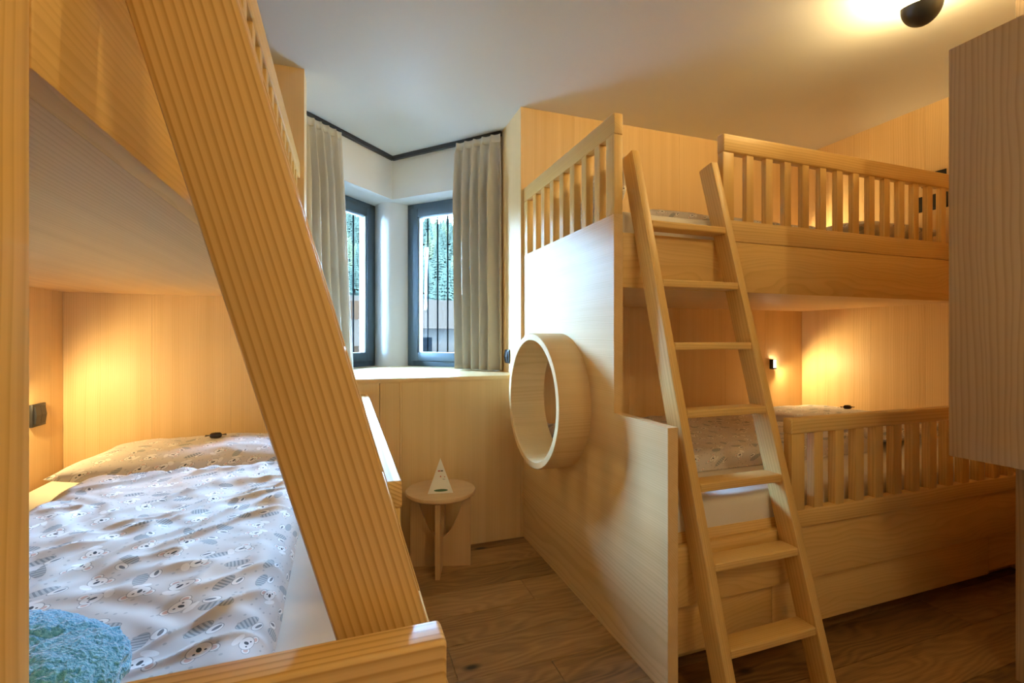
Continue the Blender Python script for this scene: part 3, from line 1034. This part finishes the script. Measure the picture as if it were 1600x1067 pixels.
# ------------------------------------------------------------------ LAMPS
M_led = emit_mat('warm_led', (1.0, 0.82, 0.58), 60.0)
def reading_light(c, out, aim, label, power):
    """Little black bracket on the wall with a glowing front; out = unit vector away from the wall."""
    c, out, aim = Vector(c), Vector(out), Vector(aim)
    root = thing('reading_light', c, label, 'lamp', 'bedside reading lights')
    side = Vector((0, 0, 1)).cross(out)
    def bxo(nm, s0, s1, o0, o1, z0, z1, mat):
        p, q = c + side * s0 + out * o0, c + side * s1 + out * o1
        return box(nm, (p.x, p.y, c.z + z0), (q.x, q.y, c.z + z1), mat, root, .001)
    bxo('wall_plate', -.016, .016, .0, .006, -.036, .030, M_lampblack)
    bxo('lamp_foot', -.015, .015, .006, .030, -.036, -.026, M_lampblack)
    bxo('lamp_side', -.016, -.011, .006, .030, -.026, .030, M_lampblack)
    bxo('diffuser', -.010, .013, .007, .026, -.024, .022, M_led)
    ld = bpy.data.lights.new('reading_light_beam', 'SPOT')
    ld.energy = power; ld.color = WARM; ld.spot_size = R(165); ld.spot_blend = .55; ld.shadow_soft_size = .012
    lo = link(bpy.data.objects.new('reading_light_beam', ld))
    lo.location = c + out * .045
    lo.rotation_euler = (aim - lo.location).to_track_quat('-Z', 'Y').to_euler()
    return root
reading_light((2.755, BY, .935), (0, -1, 0), (3.04, 2.0, .62), 'small lit reading light on the back wall of the lower berth behind the ladder', 9)
reading_light((2.785, BY, 2.00 - .29), (0, -1, 0), (3.04, 2.0, 1.55), 'small reading light on the back wall of the upper berth behind the guard slats', 13)
reading_light((LX, 2.10, .935), (1, 0, 0), (-.5, 2.46, .62), 'small lit reading light on the left wall, hidden behind the foreground upright', 8.5)

M_bulb = emit_mat('warm_bulb', (1.0, 0.80, 0.52), 30.0)
def ceiling_lamp(x, y, tilt, label, power):
    root = thing('ceiling_lamp', (x, y, CEIL), label, 'lamp', 'black ceiling lamps')
    rot = Matrix.Rotation(R(tilt[0]), 3, 'X') @ Matrix.Rotation(R(tilt[1]), 3, 'Y')
    c = Vector((x, y, CEIL - .070))
    prof = []
    for i in range(13):                       # outside of an egg-shaped shade
        a = R(-90 + 95 * i / 12)
        prof.append((.062 * math.cos(a), .072 * math.sin(a)))
    for i in range(13):
        a = R(5 - 95 * i / 12)
        prof.append((.058 * math.cos(a), .068 * math.sin(a)))
    lathe('lamp_shade', prof, M_lampblack, root, c, 40, rot)
    lathe('bulb', [(0, -.02), (.018, -.015), (.024, 0), (.018, .016), (0, .022)], M_bulb, root, c + rot @ Vector((0, 0, -.012)), 20, rot)
    tube('stem', c + rot @ Vector((0, 0, -.06)) + Vector((0, 0, .055)), (x, y, CEIL), .006, M_lampblack, root)
    lathe('canopy', [(0, -.012), (.035, -.012), (.038, -.008), (.038, 0), (0, 0)], M_lampblack, root, (x, y, CEIL), 32)
    ld = bpy.data.lights.new('ceiling_lamp_light', 'POINT')
    ld.energy = power; ld.color = WARM; ld.shadow_soft_size = .03
    lo = link(bpy.data.objects.new('ceiling_lamp_light', ld))
    lo.location = c + rot @ Vector((0, 0, .030))
    return root
ceiling_lamp(1.99, 1.13, (8, -16), 'black bowl shaped ceiling lamp glowing upward at the top right', 43)
def fill_downlight(x, y, label, power):  # added fill lamp: brightens stile and beds, leaves the ceiling unlit
    root = thing('fill_spotlight', (x, y, CEIL), label, 'lamp', 'black ceiling lamps')
    lathe('lamp_body', [(0, -.004), (.045, -.004), (.045, -.11), (.040, -.11), (.038, -.07), (0, -.07)], M_lampblack, root, (x, y, CEIL), 36)
    lathe('bulb', [(0, -.072), (.030, -.072), (.030, -.080), (0, -.084)], M_bulb, root, (x, y, CEIL), 24)
    ld = bpy.data.lights.new('fill_spotlight_beam', 'SPOT')
    ld.energy = power; ld.color = WARM; ld.spot_size = R(165); ld.spot_blend = .6; ld.shadow_soft_size = .14
    lo = link(bpy.data.objects.new('fill_spotlight_beam', ld))
    lo.location = (x, y, CEIL - .26)
    return root
fill_downlight(.80, -.60, 'added black cylinder fill spotlight, unseen on the entrance side of the room', 22)
ceiling_lamp(1.45, -.85, (0, 0), 'black bowl shaped ceiling lamp over the entrance, behind the added fill spotlight', 58)

sweet((-.50, 2.205, .702), 'dark wrapped sweet lying on the pillow of the lower left berth', R(10))
sweet((2.74, 1.93, .698), 'dark wrapped sweet lying on the pillow of the lower right berth', R(-20))

# ------------------------------------------------------------------ OUTDOORS
M_bounce = noise_mat('pale_bounce_ground', (0.78, 0.79, 0.80), (0.86, 0.87, 0.88), .6)  # very pale so the added ground reflects skylight upward
M_grass = noise_mat('meadow', (0.0048, 0.0064, 0.0048), (0.0080, 0.0090, 0.0061), .6)
M_fir = noise_mat('conifer', (0.0044, 0.0060, 0.0048), (0.0096, 0.0112, 0.0072), 1.6)
M_larch = noise_mat('larch', (0.0093, 0.0105, 0.0058), (0.0145, 0.0150, 0.0078), 1.6)
M_bark = noise_mat('bark', (0.004, 0.003, 0.0025), (0.006, 0.0045, 0.0035), 6)
M_render = plain('house_render', (0.0078, 0.0060, 0.0047), .9, 0.0)
M_roof = noise_mat('roof_tile', (0.0045, 0.0030, 0.0021), (0.0060, 0.0042, 0.0030), 4)
M_timber = noise_mat('brown_timber', (0.0045, 0.0022, 0.0012), (0.0065, 0.0034, 0.0018), 4)
M_dark = plain('dark_window', (0.0008, 0.0009, 0.001), .6, 0.0)

def hill_z(x, y):
    if y < 62: return -4.0 + .02 * (y - 10) - (.3 if y < 55 else 0)
    return -2.96 + (y - 62) * .315 + 1.5 * fbm(x * .03, y * .03, 2)
vs, fs = [], []
nx, ny = 40, 50
for j in range(ny + 1):
    for i in range(nx + 1):
        yy = 5.5 + 330 * (j / ny) ** 1.4
        xx = -140 + 330 * i / nx
        vs.append((xx, yy, hill_z(xx, yy)))
for j in range(ny):
    for i in range(nx):
        a = j * (nx + 1) + i
        fs.append((a, a + 1, a + nx + 2, a + nx + 1))
tag(mesh_obj('hillside', vs, fs, M_grass), kind='structure')
tag(box('bounce_ground', (-90, 5.5, -4.5), (130, 56, -3.9), M_bounce, bev=0), kind='structure')  # unseen ground added below the sill line to bounce daylight onto the ceiling

def conifer_mesh(name, mat, seed):
    rr = random.Random(seed)
    vs, fs = [], []
    tiers = 15
    for t in range(tiers):
        f = t / tiers
        zb = .14 + .80 * f
        r = .21 * (1 - f) ** .85 + .02
        h = .16 * (1 - .4 * f)
        n = 18
        b = len(vs)
        for k in range(n):
            a = 2 * math.pi * (k + rr.uniform(-.3, .3)) / n
            q = r * (1.0 if k % 2 else .62) * rr.uniform(.85, 1.15)
            vs.append((q * math.cos(a), q * math.sin(a), zb - .03 * rr.random()))
        vs.append((0, 0, zb + h)); vs.append((0, 0, zb + .03))
        for k in range(n):
            fs.append((b + k, b + (k + 1) % n, b + n)); fs.append((b + (k + 1) % n, b + k, b + n + 1))
    me = bpy.data.meshes.new(name)
    me.from_pydata(vs, [], fs); me.materials.append(mat)
    return me
crowns = [conifer_mesh('conifer_crown', M_fir, 1), conifer_mesh('conifer_crown', M_larch, 2), conifer_mesh('conifer_crown', M_fir, 3)]
tv = [(.018 * math.cos(k * math.pi / 3), .018 * math.sin(k * math.pi / 3), z) for z in (-.06, .3) for k in range(6)]
trunk_me = bpy.data.meshes.new('conifer_trunk')
trunk_me.from_pydata(tv, [], [(k, (k + 1) % 6, 6 + (k + 1) % 6, 6 + k) for k in range(6)]); trunk_me.materials.append(M_bark)
rr = random.Random(21)
spots = []
for _ in range(420):
    yy = rr.uniform(68, 270)
    xx = yy * rr.uniform(-.05, .34)
    if all((xx - a) ** 2 + (yy - b) ** 2 > 26 for a, b in spots) and len(spots) < 230:
        spots.append((xx, yy))
for xx, yy in spots:
    kk = rr.choice((0, 1, 2))
    H = rr.uniform(8, 12)
    root = thing('conifer', (xx, yy, hill_z(xx, yy)), ('bright green larch growing on the hillside beyond the village houses' if kk == 1 else 'dark green fir growing on the hillside beyond the village houses'), 'tree',
                 'larches on the hillside' if kk == 1 else 'firs on the hillside')
    for nm, me in (('crown', crowns[kk]), ('trunk', trunk_me)):
        o = link(bpy.data.objects.new(nm, me)); o.parent = root
        o.scale = (H, H, H); o.rotation_euler = (0, 0, rr.uniform(0, 6.28))

def house(x, y, w, d, h, rz, label, wallmat):
    z = hill_z(x, y) - .2
    root = thing('village_house', (x, y, z), label, 'house', 'village houses')
    root.rotation_euler = (0, 0, rz)
    def b(nm, lo, hi, mat, par=root):
        lo, hi = Vector(lo), Vector(hi)
        s = hi - lo
        o = link(bpy.data.objects.new(nm, box_mesh(abs(s.x), abs(s.y), abs(s.z), mat, 0)))
        o.parent = par
        o.location = (lo + hi) / 2 - (par.location if par is not root else Vector((0, 0, 0)))
        return o
    b('wall', (-w / 2, -d / 2, 0), (w / 2, d / 2, h), wallmat)
    # gable roof, ridge along x
    e, rh = .9, w * .24
    v = [(-w / 2 - e, -d / 2 - e, h - .25), (w / 2 + e, -d / 2 - e, h - .25), (w / 2 + e, d / 2 + e, h - .25), (-w / 2 - e, d / 2 + e, h - .25), (-w / 2 - e, 0, h + rh), (w / 2 + e, 0, h + rh)]
    me = bpy.data.meshes.new('roof')
    me.from_pydata(v, [], [(0, 1, 5, 4), (2, 3, 4, 5), (0, 4, 3), (1, 2, 5), (0, 3, 2, 1)]); me.materials.append(M_roof)
    o = link(bpy.data.objects.new('roof', me)); o.parent = root
    b('chimney', (w * .2, -.4, h + rh * .5), (w * .2 + .8, .4, h + rh + 1.0), wallmat)
    fl = int(h // 2.8)
    for q in range(fl):
        zz = .9 + q * 2.8
        n = max(2, int(w // 2.6))
        for i in range(n):
            xx = -w / 2 + w * (i + .5) / n
            wd = b('window', (xx - .5, -d / 2 - .03, zz), (xx + .5, -d / 2 + .05, zz + 1.4), M_dark)
        if q:
            bl = b('balcony', (-w / 2 + .3, -d / 2 - 1.1, zz - .75), (w / 2 - .3, -d / 2 - .001, zz - .6), M_timber)
            b('balcony_rail', (-w / 2 + .3, -d / 2 - 1.1, zz - .55), (w / 2 - .3, -d / 2 - 1.02, zz + .25), M_timber)
    return root
house(8.2, 40, 9.5, 8, 6.0, R(8), 'white gabled house with brown balconies nearest outside the right window', M_render)
house(16.5, 50, 11, 9, 6.2, R(-14), 'white gabled house right of and behind the nearest house', M_render)
house(4.6, 60, 10, 8, 7.0, R(18), 'white gabled house farthest back under the forest edge', M_render)
house(-1.2, 32, 6.5, 6, 5.0, R(-6), 'small brown timber house outside the left window', M_timber)
